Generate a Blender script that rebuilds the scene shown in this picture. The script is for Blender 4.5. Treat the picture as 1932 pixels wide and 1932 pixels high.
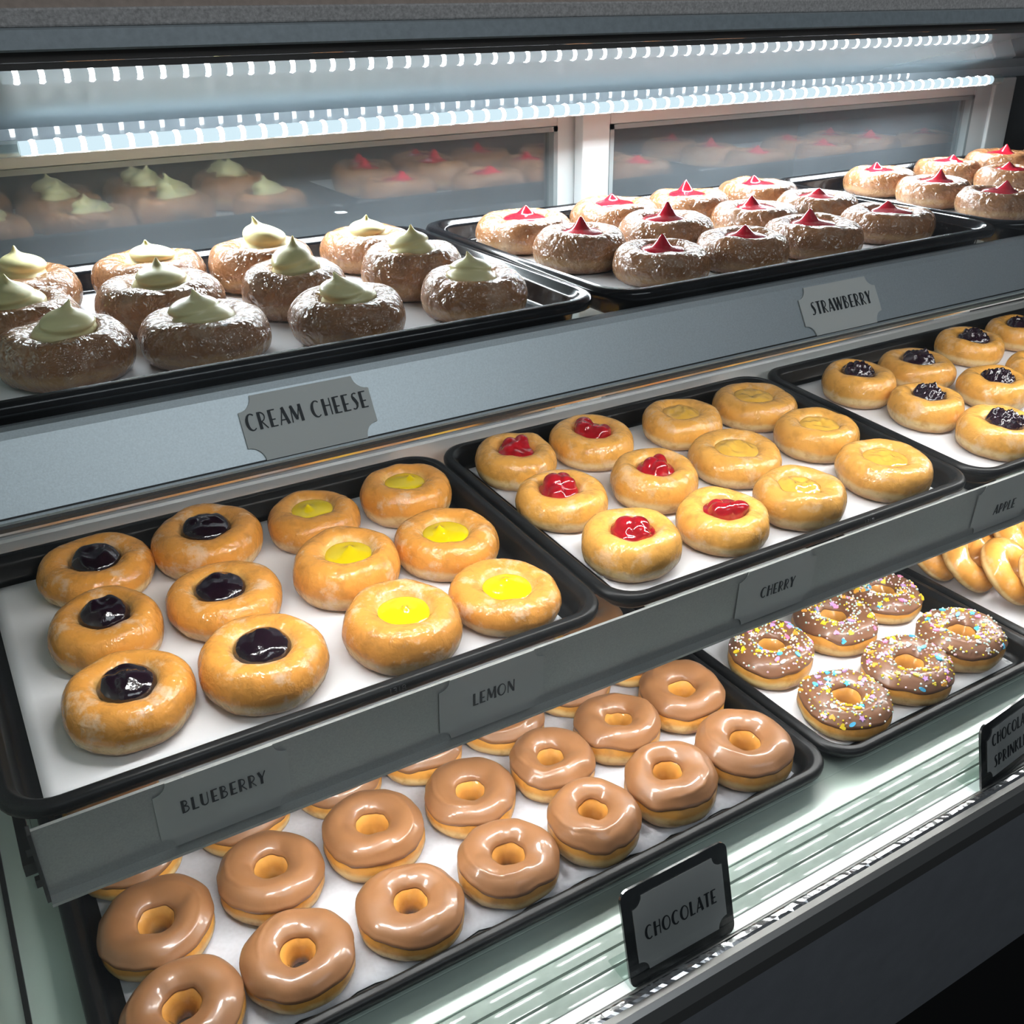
import bpy, bmesh, math, random
from mathutils import Vector, Matrix, noise as MN
PI = math.pi
for o in list(bpy.data.objects): bpy.data.objects.remove(o)
SC = bpy.context.scene
COL = SC.collection

# ---------------------------------------------------------------- camera, world, room light, exposure
cam = bpy.data.cameras.new('camera'); cam_o = bpy.data.objects.new('camera', cam); COL.objects.link(cam_o)
RIGHT = Vector((0.8564290864, -0.5161378538, -0.0114427165))
UP = Vector((0.2431222044, 0.3836623517, 0.8908955010))
FWD = Vector((0.4554347523, 0.7657707984, -0.4540641702))
CAMLOC = Vector((0.0384006478, -0.5397808662, 0.4320481426))
m = Matrix.Identity(4)
for i in range(3):
    m[i][0] = RIGHT[i]; m[i][1] = UP[i]; m[i][2] = -FWD[i]; m[i][3] = CAMLOC[i]
cam_o.matrix_world = m
cam.sensor_width = 36.0; cam.sensor_fit = 'HORIZONTAL'
cam.lens = 36.0 * 1873.69 / 1932.0
cam.clip_start = 0.01; cam.clip_end = 60
SC.camera = cam_o

SC.view_settings.view_transform = 'Standard'
SC.view_settings.look = 'None'
SC.view_settings.gamma = 1.0
SC.view_settings.use_curve_mapping = False
SC.view_settings.exposure = 0.0
try:
    SC.cycles.use_denoising = True
    SC.cycles.max_bounces = 14
    SC.cycles.transparent_max_bounces = 24
    SC.cycles.sample_clamp_indirect = 6.0
    SC.cycles.caustics_reflective = True
except Exception:
    pass

W = bpy.data.worlds.new('shop_air'); SC.world = W; W.use_nodes = True
W.node_tree.nodes['Background'].inputs[0].default_value = (0.80, 0.90, 1.0, 1)
W.node_tree.nodes['Background'].inputs[1].default_value = 0.05

LED_TOP = 1.05      # emission of the case lamps
LED_BEAD = 45.0
LED_BEAM = 5.6      # watts thrown down by the upper strip
LED_SHELF = 77.0

# added area lamp, out of view, placed to brighten the upper shelf lip
la = bpy.data.lights.new('added_lip_fill', 'AREA'); la.shape = 'RECTANGLE'; la.size = 1.5; la.size_y = 0.5
la.energy = 8.5; la.color = (0.86, 0.93, 1.0)
lo = bpy.data.objects.new('added_lip_fill', la); COL.objects.link(lo)
lo.location = (0.70, -1.45, 1.50)
lo.rotation_euler = (Vector((0.70, 0.0, 0.2)) - Vector(lo.location)).to_track_quat('-Z', 'Y').to_euler()

# ---------------------------------------------------------------- frame of the leaning middle shelf
TILT = 0.0536
MT = Matrix.Rotation(TILT, 4, 'X')
TRAY_Z = {'T': 0.2454, 'M': 0.0, 'B': -0.2014}     # rim heights
FLOOR = 0.0215                                      # rim to paper

# ---------------------------------------------------------------- materials
def mat(name):
    mt = bpy.data.materials.new(name); mt.use_nodes = True
    nt = mt.node_tree; b = nt.nodes['Principled BSDF']
    return mt, nt, b
def N(nt, t, **kw):
    n = nt.nodes.new(t)
    for k, v in kw.items(): setattr(n, k, v)
    return n
def setp(b, **kw):
    names = {'col': 'Base Color', 'rough': 'Roughness', 'metal': 'Metallic', 'coat': 'Coat Weight', 'coatr': 'Coat Roughness',
             'spec': 'Specular IOR Level', 'sss': 'Subsurface Weight', 'sssr': 'Subsurface Radius', 'ssss': 'Subsurface Scale',
             'trans': 'Transmission Weight', 'ior': 'IOR', 'alpha': 'Alpha', 'em': 'Emission Color', 'ems': 'Emission Strength'}
    for k, v in kw.items():
        if k in ('col', 'em') and len(v) == 3: v = (*v, 1)
        b.inputs[names[k]].default_value = v
def coords(nt, scale=(1, 1, 1)):
    tc = N(nt, 'ShaderNodeTexCoord'); mp = N(nt, 'ShaderNodeMapping')
    mp.inputs['Scale'].default_value = scale
    nt.links.new(tc.outputs['Object'], mp.inputs['Vector']); return mp.outputs['Vector']
def noise_tex(nt, vec, scale, detail=3, rough=0.5):
    n = N(nt, 'ShaderNodeTexNoise'); n.inputs['Scale'].default_value = scale
    n.inputs['Detail'].default_value = detail; n.inputs['Roughness'].default_value = rough
    nt.links.new(vec, n.inputs['Vector']); return n.outputs['Fac']
def ramp(nt, fac, stops):
    r = N(nt, 'ShaderNodeValToRGB'); e = r.color_ramp.elements
    while len(e) < len(stops): e.new(0.5)
    for el, (p, c) in zip(e, stops): el.position = p; el.color = (*c, 1) if len(c) == 3 else c
    nt.links.new(fac, r.inputs['Fac']); return r.outputs['Color']
def math_n(nt, op, a, b=0.0, clamp=False):
    n = N(nt, 'ShaderNodeMath', operation=op); n.use_clamp = clamp
    for i, v in enumerate((a, b)):
        if isinstance(v, (int, float)): n.inputs[i].default_value = v
        else: nt.links.new(v, n.inputs[i])
    return n.outputs[0]
def mix_rgb(nt, fac, a, b, blend='MIX'):
    n = N(nt, 'ShaderNodeMix', data_type='RGBA', blend_type=blend)
    for sock, v in ((n.inputs['Factor'], fac), (n.inputs['A'], a), (n.inputs['B'], b)):
        if isinstance(v, (int, float)): sock.default_value = v
        elif isinstance(v, tuple): sock.default_value = (*v, 1)
        else: nt.links.new(v, sock)
    return n.outputs['Result']
def bump(nt, b, h, strength, dist=0.001):
    n = N(nt, 'ShaderNodeBump'); n.inputs['Strength'].default_value = strength; n.inputs['Distance'].default_value = dist
    nt.links.new(h, n.inputs['Height']); nt.links.new(n.outputs['Normal'], b.inputs['Normal']); return n

def simple(name, col, rough=0.5, metal=0.0, bumpy=None, mottled=None, **kw):
    mt, nt, b = mat(name); setp(b, col=col, rough=rough, metal=metal, **kw)
    v = coords(nt)
    if mottled:
        sc, amt = mottled
        f = noise_tex(nt, v, sc, 4)
        c = mix_rgb(nt, f, tuple(x * (1 - amt) for x in col), tuple(min(1, x * (1 + amt)) for x in col))
        nt.links.new(c, b.inputs['Base Color'])
    if bumpy:
        bn = bump(nt, b, noise_tex(nt, v, bumpy[0], 3), bumpy[1])
        if kw.get('coat'): nt.links.new(bn.outputs['Normal'], b.inputs['Coat Normal'])
    return mt

def dough(name, bottom, pale, top, well, glaze_amt, wrinkle=0.35, coat_ior=1.5):
    mt, nt, b = mat(name)
    oi = N(nt, 'ShaderNodeObjectInfo')
    tc = N(nt, 'ShaderNodeTexCoord'); add = N(nt, 'ShaderNodeVectorMath', operation='ADD')
    nt.links.new(tc.outputs['Object'], add.inputs[0]); nt.links.new(oi.outputs['Random'], add.inputs[1])
    v = add.outputs[0]
    at = N(nt, 'ShaderNodeAttribute', attribute_name='hf')
    n1 = noise_tex(nt, v, 38, 3)
    h = math_n(nt, 'ADD', at.outputs['Fac'], math_n(nt, 'MULTIPLY', math_n(nt, 'SUBTRACT', n1, 0.5), 0.22))
    h = math_n(nt, 'MULTIPLY', h, 0.5, True)
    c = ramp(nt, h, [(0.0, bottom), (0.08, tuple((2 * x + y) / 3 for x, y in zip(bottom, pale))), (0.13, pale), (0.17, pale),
                     (0.23, top), (0.52, tuple(min(1, x * 1.06) for x in top)), (0.66, well), (0.76, well), (0.92, tuple(x * 0.45 for x in bottom))])  # last stops darken the ring hole downward, its depth shade put into the colour
    n2 = noise_tex(nt, v, 75, 4, 0.6)
    brown = tuple(x * 0.66 for x in top)
    c = mix_rgb(nt, ramp(nt, n2, [(0.50, (0, 0, 0)), (0.72, (0.75, 0.75, 0.75))]), c, brown)
    n3 = noise_tex(nt, v, 48, 6, 0.66)
    gl = ramp(nt, n3, [(0.54, (0, 0, 0)), (0.64, (glaze_amt,) * 3)])
    c = mix_rgb(nt, gl, c, (0.90, 0.76, 0.60))
    # each donut a touch lighter or darker, as fried
    hsv = N(nt, 'ShaderNodeHueSaturation')
    nt.links.new(math_n(nt, 'ADD', math_n(nt, 'MULTIPLY', oi.outputs['Random'], 0.22), 0.89), hsv.inputs['Value'])
    nt.links.new(c, hsv.inputs['Color'])
    nt.links.new(hsv.outputs['Color'], b.inputs['Base Color'])
    setp(b, rough=0.5, coat=1.0, coatr=0.08, spec=0.25); b.inputs['Coat IOR'].default_value = coat_ior
    # puckered sugar skin: warped creases, sharper in the glaze than in the crumb
    wv = N(nt, 'ShaderNodeVectorMath', operation='MULTIPLY_ADD')
    nt.links.new(N(nt, 'ShaderNodeTexNoise').outputs['Color'], wv.inputs[0])
    wn = wv.inputs[0].links[0].from_node; wn.inputs['Scale'].default_value = 55; nt.links.new(v, wn.inputs['Vector'])
    wv.inputs[1].default_value = (.012, .012, .012); nt.links.new(v, wv.inputs[2])
    w = noise_tex(nt, wv.outputs[0], 95, 3, 0.55)
    w2 = noise_tex(nt, v, 330, 2)
    hh = math_n(nt, 'ADD', math_n(nt, 'MULTIPLY', w, 1.0), math_n(nt, 'MULTIPLY', w2, 0.10))
    bump(nt, b, hh, wrinkle * .5, 0.004)
    cb = N(nt, 'ShaderNodeBump'); cb.inputs['Strength'].default_value = wrinkle; cb.inputs['Distance'].default_value = 0.005 if coat_ior < 1.6 else 0.009
    nt.links.new(hh, cb.inputs['Height']); nt.links.new(cb.outputs['Normal'], b.inputs['Coat Normal'])
    return mt

def glass(name, tint=(1, 1, 1), gain=1.0, haze=0.0, film='T'):
    """clear pane: transparent body, mirror-like skin by Fresnel, optional film"""
    mt, nt, b = mat(name); nt.nodes.remove(b)
    out = nt.nodes['Material Output']
    tr = N(nt, 'ShaderNodeBsdfTransparent'); tr.inputs[0].default_value = (*tint, 1)
    gl = N(nt, 'ShaderNodeBsdfGlossy'); gl.inputs['Roughness'].default_value = 0.01
    fr = N(nt, 'ShaderNodeFresnel')      # same skin on both faces of the pane
    ge = N(nt, 'ShaderNodeNewGeometry')
    ior = N(nt, 'ShaderNodeMix', data_type='FLOAT'); ior.inputs[2].default_value = 1.45; ior.inputs[3].default_value = 1 / 1.45
    nt.links.new(ge.outputs['Backfacing'], ior.inputs[0]); nt.links.new(ior.outputs[0], fr.inputs['IOR'])
    mx = N(nt, 'ShaderNodeMixShader')
    nt.links.new(math_n(nt, 'MULTIPLY', fr.outputs[0], gain, True), mx.inputs[0])
    nt.links.new(tr.outputs[0], mx.inputs[1]); nt.links.new(gl.outputs[0], mx.inputs[2])
    last = mx
    if haze:
        df = N(nt, 'ShaderNodeBsdfTranslucent' if film == 'T' else 'ShaderNodeBsdfDiffuse'); df.inputs[0].default_value = (0.85, 0.92, 1, 1)
        v = coords(nt, (1.0, 1.0, 1.0))
        f = ramp(nt, noise_tex(nt, v, 4.5, 5, 0.6), [(0.46, (0.05,) * 3), (0.74, (1, 1, 1))] if film == 'T' else [(0.3, (0.45,) * 3), (0.7, (0.75,) * 3)])
        m2 = N(nt, 'ShaderNodeMixShader'); nt.links.new(math_n(nt, 'MULTIPLY', f, haze), m2.inputs[0])
        nt.links.new(last.outputs[0], m2.inputs[1]); nt.links.new(df.outputs[0], m2.inputs[2]); last = m2
    nt.links.new(last.outputs[0], out.inputs['Surface'])
    return mt

def emit(name, col, s):
    mt, nt, b = mat(name); nt.nodes.remove(b)
    e = N(nt, 'ShaderNodeEmission'); e.inputs[0].default_value = (*col, 1); e.inputs[1].default_value = s
    nt.links.new(e.outputs[0], nt.nodes['Material Output'].inputs['Surface']); return mt

def silver_paint(name, col, metal=0.55, rough=0.42):
    mt, nt, b = mat(name); setp(b, col=col, rough=rough, metal=metal)
    v = coords(nt)
    f = noise_tex(nt, v, 900, 2)
    nt.links.new(mix_rgb(nt, f, tuple(x * 0.82 for x in col), tuple(min(1, x * 1.15) for x in col)), b.inputs['Base Color'])
    bump(nt, b, noise_tex(nt, v, 1400, 1), 0.08, 0.0004)
    return mt

MAT = {}
MAT['tray'] = simple('black_tray_plastic', (0.005, 0.005, 0.006), 0.15, bumpy=(500, 0.03), spec=0.34)
MAT['tray_dull'] = simple('scuffed_black_tray', (0.008, 0.0085, 0.009), 0.36, bumpy=(420, 0.08), spec=0.26)
MAT['paper'] = simple('white_paper', (0.86, 0.86, 0.88), 0.8, bumpy=(160, 0.10))
MAT['waxpaper'] = simple('grey_white_paper', (0.66, 0.67, 0.72), 0.7, bumpy=(260, 0.25), mottled=(300, 0.12))
MAT['dough_backlit'] = dough('dough_upper_shade', (0.24, 0.10, 0.04), (0.46, 0.25, 0.10), (0.33, 0.145, 0.055), (0.42, 0.20, 0.08), 0.16, 1.0, 1.8)  # dough darkened in colour for the shade of the backlit upper shelf
MAT['dough'] = dough('dough_glazed', (0.50, 0.25, 0.10), (0.86, 0.60, 0.28), (0.78, 0.335, 0.058), (0.86, 0.56, 0.20), 0.42, 0.62)
MAT['dough_pale'] = dough('dough_honey', (0.52, 0.26, 0.10), (0.88, 0.64, 0.30), (0.81, 0.40, 0.080), (0.82, 0.48, 0.13), 0.28, 0.55)
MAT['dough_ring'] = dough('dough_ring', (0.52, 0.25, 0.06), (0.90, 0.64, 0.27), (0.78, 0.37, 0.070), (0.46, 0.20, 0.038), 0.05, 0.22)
MAT['blueberry'] = simple('blueberry_jam', (0.010, 0.003, 0.008), 0.12, coat=0.8, coatr=0.03, bumpy=(130, 0.6))
MAT['raspberry'] = simple('dark_berry_jam', (0.020, 0.008, 0.016), 0.14, coat=0.9, coatr=0.06, bumpy=(260, 0.8))
MAT['cherry'] = simple('cherry_jam', (0.42, 0.010, 0.018), 0.10, coat=1.0, coatr=0.04, sss=0.25, sssr=(1, .1, .05), ssss=0.004, mottled=(140, 0.45))
MAT['lemon'] = simple('lemon_jelly', (0.84, 0.62, 0.004), 0.14, coat=0.9, coatr=0.05)
MAT['apple'] = simple('apple_filling', (0.78, 0.44, 0.07), 0.08, coat=1.0, coatr=0.03, mottled=(90, 0.22), bumpy=(90, 0.22))
MAT['strawberry'] = simple('strawberry_jelly', (0.50, 0.012, 0.030), 0.12, coat=0.8, coatr=0.03, sss=0.2, sssr=(1, .1, .1), ssss=0.005)
MAT['cream'] = simple('cream_cheese', (0.80, 0.74, 0.40), 0.38, coat=0.25, coatr=0.25, sss=0.2, sssr=(1, .8, .4), ssss=0.004)
MAT['milk_choc'] = simple('milk_chocolate_icing', (0.300, 0.133, 0.052), 0.45, coat=0.6, coatr=0.13, bumpy=(130, 0.22), mottled=(60, 0.10))
MAT['dark_choc'] = simple('chocolate_icing', (0.215, 0.094, 0.046), 0.45, coat=0.45, coatr=0.16, bumpy=(120, 0.15), mottled=(70, 0.12))
for nm, c in (('white', (0.85, 0.83, 0.80)), ('yellow', (0.88, 0.66, 0.03)), ('pink', (0.85, 0.30, 0.55)), ('blue', (0.10, 0.52, 0.82)),
              ('orange', (0.90, 0.42, 0.06)), ('lilac', (0.62, 0.36, 0.72)), ('mint', (0.55, 0.80, 0.74)), ('rose', (0.88, 0.60, 0.66))):
    MAT['sug_' + nm] = simple('sugar_' + nm, c, 0.35)
MAT['lip_up'] = silver_paint('lit_silver_lip', (0.58, 0.63, 0.66), 0.6, 0.42)  # one silver paint on both lips, this copy lightened as if lit
MAT['lip_mid'] = silver_paint('shaded_silver_lip', (0.40, 0.41, 0.40))  # the same silver paint, missing light put into a darker colour
MAT['chrome'] = simple('brushed_steel', (0.72, 0.70, 0.68), 0.22, 1.0)
MAT['rod'] = simple('bright_metal', (0.80, 0.81, 0.82), 0.18, 1.0)
MAT['white_metal'] = simple('white_enamel', (0.74, 0.78, 0.79), 0.32, coat=0.3, coatr=0.15)
MAT['header'] = simple('glossy_header', (0.36, 0.42, 0.47), 0.45, 0.0, spec=0.2, coat=1.0, coatr=0.012)
MAT['canopy'] = simple('glossy_canopy', (0.17, 0.22, 0.25), 0.5, 0.0, spec=0.2, coat=1.0, coatr=0.012)
MAT['deck'] = simple('pale_green_deck', (0.56, 0.68, 0.61), 0.35, coat=0.3, coatr=0.2)
MAT['slat'] = simple('ribbed_grey_slat', (0.27, 0.325, 0.295), 0.7, 0.0, spec=0.1, coat=0.42, coatr=0.06, mottled=(90, 0.15))
MAT['strip'] = simple('white_strip', (0.72, 0.72, 0.74), 0.4, bumpy=(300, 0.1))
MAT['rail'] = simple('anodised_rail', (0.30, 0.30, 0.29), 0.35, 0.8)
MAT['panel'] = simple('charcoal_laminate', (0.19, 0.20, 0.215), 0.75, mottled=(45, 0.12), bumpy=(700, 0.1))
MAT['plinth'] = simple('black_plinth', (0.004, 0.004, 0.004), 0.9)
MAT['dark_metal'] = simple('dark_metal', (0.05, 0.05, 0.05), 0.4, 0.6)
MAT['beam_grey'] = simple('speckled_grey_beam', (0.50, 0.48, 0.46), 0.6, mottled=(700, 0.6), bumpy=(800, 0.3))
MAT['beam_blue'] = simple('blue_grey_beam', (0.32, 0.37, 0.39), 0.4, 0.1, mottled=(300, 0.25))
MAT['beam_brown'] = simple('brown_beam', (0.46, 0.37, 0.31), 0.6, mottled=(300, 0.25))
MAT['beam_black'] = simple('black_gasket', (0.055, 0.050, 0.046), 0.5)
MAT['glass_front'] = glass('front_glass', (0.985, 0.995, 0.99), 1.0, 0.010)
MAT['glass_back'] = glass('window_glass', (0.80, 0.86, 0.88), 3.6, 0.16, 'D')  # even haze stands in for the pale veil of reflections on the windows
MAT['glass_shelf'] = glass('shelf_glass', (0.97, 0.99, 0.98), 1.0)
MAT['glass_side'] = simple('frosted_green_side', (0.40, 0.50, 0.45), 0.30, coat=0.5, coatr=0.1)
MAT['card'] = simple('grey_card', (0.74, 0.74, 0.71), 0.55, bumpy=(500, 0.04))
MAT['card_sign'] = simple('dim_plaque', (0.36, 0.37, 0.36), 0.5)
MAT['card_mid'] = simple('shaded_grey_card', (0.40, 0.41, 0.40), 0.6)  # darker copy of the card, weaker light on the middle lip painted in
MAT['ink'] = simple('black_ink', (0.008, 0.012, 0.016), 0.6)
MAT['plate'] = simple('black_sign_plate', (0.010, 0.013, 0.014), 0.15, coat=0.8, coatr=0.05)
MAT['acrylic'] = glass('clear_acrylic', (0.88, 0.93, 0.91), 1.6, 0.10)
MAT['rail_white'] = simple('satin_white_rail', (0.82, 0.85, 0.86), 0.2, 0.55)
MAT['bead_grey'] = simple('grey_bead', (0.28, 0.32, 0.33), 0.4)
MAT['emboss'] = simple('raised_plastic', (0.06, 0.062, 0.065), 0.4)
MAT['led_top'] = emit('led_strip_glow', (0.72, 0.90, 1.0), LED_TOP)
MAT['led_bead'] = emit('led_bead_glow', (0.93, 0.97, 1.0), LED_BEAD)
MAT['led_shelf'] = emit('led_module_glow', (0.99, 0.98, 0.97), LED_SHELF)
MAT['room_wall'] = simple('dark_room_wall', (0.22, 0.24, 0.25), 0.8, mottled=(3, 0.2))
MAT['room_floor'] = simple('dark_floor', (0.05, 0.05, 0.05), 0.6, mottled=(5, 0.3))

# ---------------------------------------------------------------- object helpers
def obj(name, verts, faces, material, parent=None, smooth=False, attr=None):
    me = bpy.data.meshes.new(name); me.from_pydata([tuple(v) for v in verts], [], faces); me.update()
    if smooth: me.polygons.foreach_set('use_smooth', [True] * len(me.polygons))
    if attr is not None:
        a = me.attributes.new('hf', 'FLOAT', 'POINT'); a.data.foreach_set('value', attr)
    me.materials.append(MAT[material] if isinstance(material, str) else material)
    o = bpy.data.objects.new(name, me); COL.objects.link(o)
    if parent: o.parent = parent
    return o
def from_bm(name, bm, material, parent=None, smooth=False):
    bmesh.ops.recalc_face_normals(bm, faces=bm.faces[:])
    me = bpy.data.meshes.new(name); bm.to_mesh(me); bm.free()
    if smooth: me.polygons.foreach_set('use_smooth', [True] * len(me.polygons))
    me.materials.append(MAT[material])
    o = bpy.data.objects.new(name, me); COL.objects.link(o)
    if parent: o.parent = parent
    return o
def box_bm(bm, lo, hi, bev=0.0, M=None):
    r = bmesh.ops.create_cube(bm, size=1.0); vs = r['verts']
    c = [(a + b) / 2 for a, b in zip(lo, hi)]; s = [b - a for a, b in zip(lo, hi)]
    for v in vs: v.co = Vector((c[0] + v.co.x * s[0], c[1] + v.co.y * s[1], c[2] + v.co.z * s[2]))
    if bev:
        es = list({e for v in vs for e in v.link_edges})
        g = bmesh.ops.bevel(bm, geom=es, offset=bev, segments=2, affect='EDGES', profile=0.5)
        vs = list({v for f in g['faces'] for v in f.verts} | {v for v in vs if v.is_valid})
    if M is not None:
        for v in vs: v.co = M @ v.co
def box(name, lo, hi, material, parent=None, bev=0.0):
    bm = bmesh.new(); box_bm(bm, lo, hi, bev); return from_bm(name, bm, material, parent)
def sweep(name, prof, x0, x1, material, parent=None, closed=True, smooth=False, nseg=1):
    """closed (y,z) profile pushed along x"""
    n = len(prof); V = []; F = []
    for k in range(nseg + 1):
        x = x0 + (x1 - x0) * k / nseg
        V += [(x, y, z) for y, z in prof]
    for k in range(nseg):
        for i in range(n if closed else n - 1):
            j = (i + 1) % n
            F.append((k * n + i, k * n + j, (k + 1) * n + j, (k + 1) * n + i))
    if closed:
        F.append(tuple(range(n))[::-1]); F.append(tuple(nseg * n + i for i in range(n)))
    o = obj(name, V, F, material, parent, smooth)
    bm = bmesh.new(); bm.from_mesh(o.data); bmesh.ops.recalc_face_normals(bm, faces=bm.faces[:]); bm.to_mesh(o.data); bm.free()
    return o
def tag(o, label=None, cat=None, group=None, kind=None):
    if label: o['label'] = label
    if cat: o['category'] = cat
    if group: o['group'] = group
    if kind: o['kind'] = kind
    return o
def empty(name, M, label=None, cat=None, group=None, kind=None):
    o = bpy.data.objects.new(name, None); COL.objects.link(o); o.empty_display_size = 0.02
    o.matrix_world = M if isinstance(M, Matrix) else Matrix.Translation(M)
    return tag(o, label, cat, group, kind)
T3 = Matrix.Translation

# ---------------------------------------------------------------- lettering in a thick-and-thin poster alphabet
HK, HN = 0.20, 0.062       # heavy and hairline strokes
def arc(cx, cy, rx, ry, a0, a1, heavy='l', n=18, hk=HK):
    P, Wd = [], []
    for i in range(n + 1):
        a = math.radians(a0 + (a1 - a0) * i / n)
        P.append((cx + rx * math.cos(a), cy + ry * math.sin(a)))
        w = max(0.0, -math.cos(a)) if heavy == 'l' else max(0.0, math.cos(a)) if heavy == 'r' else 0
        Wd.append(HN + (hk - HN) * w ** 1.5)
    return (P, Wd)
def ln(x0, y0, x1, y1, w): return ([(x0, y0), (x1, y1)], [w, w])
GL = {
 'A': (0.70, [ln(.04, 0, .36, 1, HN), ln(.34, 1, .62, 0, HK), ln(.13, .27, .56, .27, HN)]),
 'B': (0.62, [ln(.10, 0, .10, 1, HK), arc(.16, .77, .26, .205, 90, -90, ''), arc(.16, .28, .36, .255, 90, -90, '')]),
 'C': (0.72, [arc(.40, .5, .32, .475, 52, 308, 'l')]),
 'E': (0.54, [ln(.10, 0, .10, 1, HK), ln(.1, .972, .48, .972, HN), ln(.1, .42, .42, .42, HN), ln(.1, .028, .50, .028, HN)]),
 'H': (0.66, [ln(.10, 0, .10, 1, HK), ln(.1, .58, .57, .58, HN), ln(.57, 0, .57, 1, HN)]),
 'I': (0.24, [ln(.12, 0, .12, 1, HK)]),
 'K': (0.62, [ln(.10, 0, .10, 1, HK), ln(.16, .5, .54, 1, HN), ln(.22, .56, .57, 0, HN)]),
 'L': (0.50, [ln(.10, 0, .10, 1, HK), ln(.1, .028, .48, .028, HN)]),
 'M': (0.86, [ln(.05, 0, .12, 1, HN), ln(.12, .97, .42, .16, HK), ln(.42, .12, .72, 1, HN), ln(.73, 1, .78, 0, HK)]),
 'N': (0.70, [ln(.07, 0, .07, 1, HN), ln(.10, .95, .60, .06, HK), ln(.63, 0, .63, 1, HN)]),
 'O': (0.82, [arc(.41, .5, .34, .475, 0, 360, 'l', 32)]),
 'P': (0.58, [ln(.10, 0, .10, 1, HK), arc(.16, .66, .33, .31, 90, -90, '')]),
 'R': (0.62, [ln(.10, 0, .10, 1, HK), arc(.16, .70, .31, .27, 90, -90, ''), ln(.22, .43, .56, 0, HN)]),
 'S': (0.52, [([(.45, .93), (.33, .975), (.19, .93), (.14, .80), (.20, .66), (.31, .50), (.38, .34), (.36, .16), (.25, .04), (.13, .025), (.03, .08)],
               [HN, HN, .08, .12, HK, HK, HK, .12, .08, HN, HN])]),
 'T': (0.56, [ln(.28, 0, .28, 1, HK), ln(.02, .972, .54, .972, HN)]),
 'U': (0.70, [([(.12, 1), (.12, .32), (.16, .14), (.28, .03), (.40, .03), (.52, .12), (.57, .32), (.57, 1)], [HK, HK, .14, .08, HN, HN, HN, HN])]),
 'W': (1.0, [ln(.04, 1, .24, 0, HK), ln(.26, 0, .48, .95, HN), ln(.47, 1, .68, 0, HK), ln(.70, 0, .94, 1, HN)]),
 'Y': (0.62, [ln(.06, 1, .30, .44, HK), ln(.58, 1, .24, .30, HN), ln(.27, .46, .27, 0, HK)]),
 '1': (0.3, [ln(.15, 0, .15, 1, .07)]), '3': (0.5, [arc(.2, .74, .22, .24, 120, -90, ''), arc(.2, .26, .24, .25, 90, -120, '')]),
 '8': (0.5, [arc(.25, .74, .19, .23, 0, 360, ''), arc(.25, .26, .21, .25, 0, 360, '')]), ' ': (0.38, []),
}
def lettering(text, height, width=None, depth=0.0004, gap=0.13):
    """flat letters, centred, lying in x-z with their faces towards -y"""
    total = sum(GL[c][0] for c in text) + gap * (len(text) - 1)
    sx = height if width is None else width / total
    V, F = [], []
    x = -total * sx / 2
    for ch in text:
        adv, strokes = GL[ch]
        for P, Wd in strokes:
            n = len(P); L = []
            for i in range(n):
                a = Vector(P[max(0, i - 1)]); b = Vector(P[min(n - 1, i + 1)])
                if P[0] == P[-1] or (Vector(P[0]) - Vector(P[-1])).length < 1e-6:
                    if i in (0, n - 1): a = Vector(P[n - 2]); b = Vector(P[1])
                d = b - a; d = d.normalized() if d.length else Vector((1, 0))
                nn = Vector((-d.y, d.x)) * Wd[i] / 2
                L.append((Vector(P[i]) + nn, Vector(P[i]) - nn))
            base = len(V)
            for p, q in L:
                for yy in (-depth, 0.0):
                    V.append((x + p.x * sx, yy, (p.y - .5) * height)); V.append((x + q.x * sx, yy, (q.y - .5) * height))
            for i in range(n - 1):
                a = base + i * 4; b = a + 4
                F += [(a, a + 1, b + 1, b), (a + 2, b + 2, b + 3, a + 3), (a, b, b + 2, a + 2), (a + 1, a + 3, b + 3, b + 1)]
            e = base + (n - 1) * 4
            F += [(base, base + 2, base + 3, base + 1), (e, e + 1, e + 3, e + 2)]
        x += (adv + gap) * sx
    return V, F
def plaque_outline(w, h, r, n=6):
    """rectangle whose corners are scooped out"""
    P = []
    for cx, cz, a0 in ((w / 2, h / 2, 270), (-w / 2, h / 2, 360), (-w / 2, -h / 2, 90), (w / 2, -h / 2, 180)):
        for i in range(n + 1):
            a = math.radians(a0 - 90 * i / n)
            P.append((cx + r * math.cos(a), cz + r * math.sin(a)))
    return P
def slab(P, t):
    """closed outline in x-z to a solid of thickness t, front at y=0"""
    n = len(P)
    V = [(x, 0, z) for x, z in P] + [(x, t, z) for x, z in P]
    F = [tuple(range(n)), tuple(range(2 * n - 1, n - 1, -1))] + [(i, i + n, (i + 1) % n + n, (i + 1) % n) for i in range(n)]
    return V, F

# ================================================================ the shop around the case
XL, XR = -0.026, 1.62
tag(box('floor', (-1.6, -1.6, -1.06), (3.2, 2.6, -1.0), 'room_floor'), kind='structure')
tag(box('wall_back', (-1.6, 2.5, -1.0), (3.2, 2.6, 2.2), 'room_wall'), kind='structure')

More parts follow.
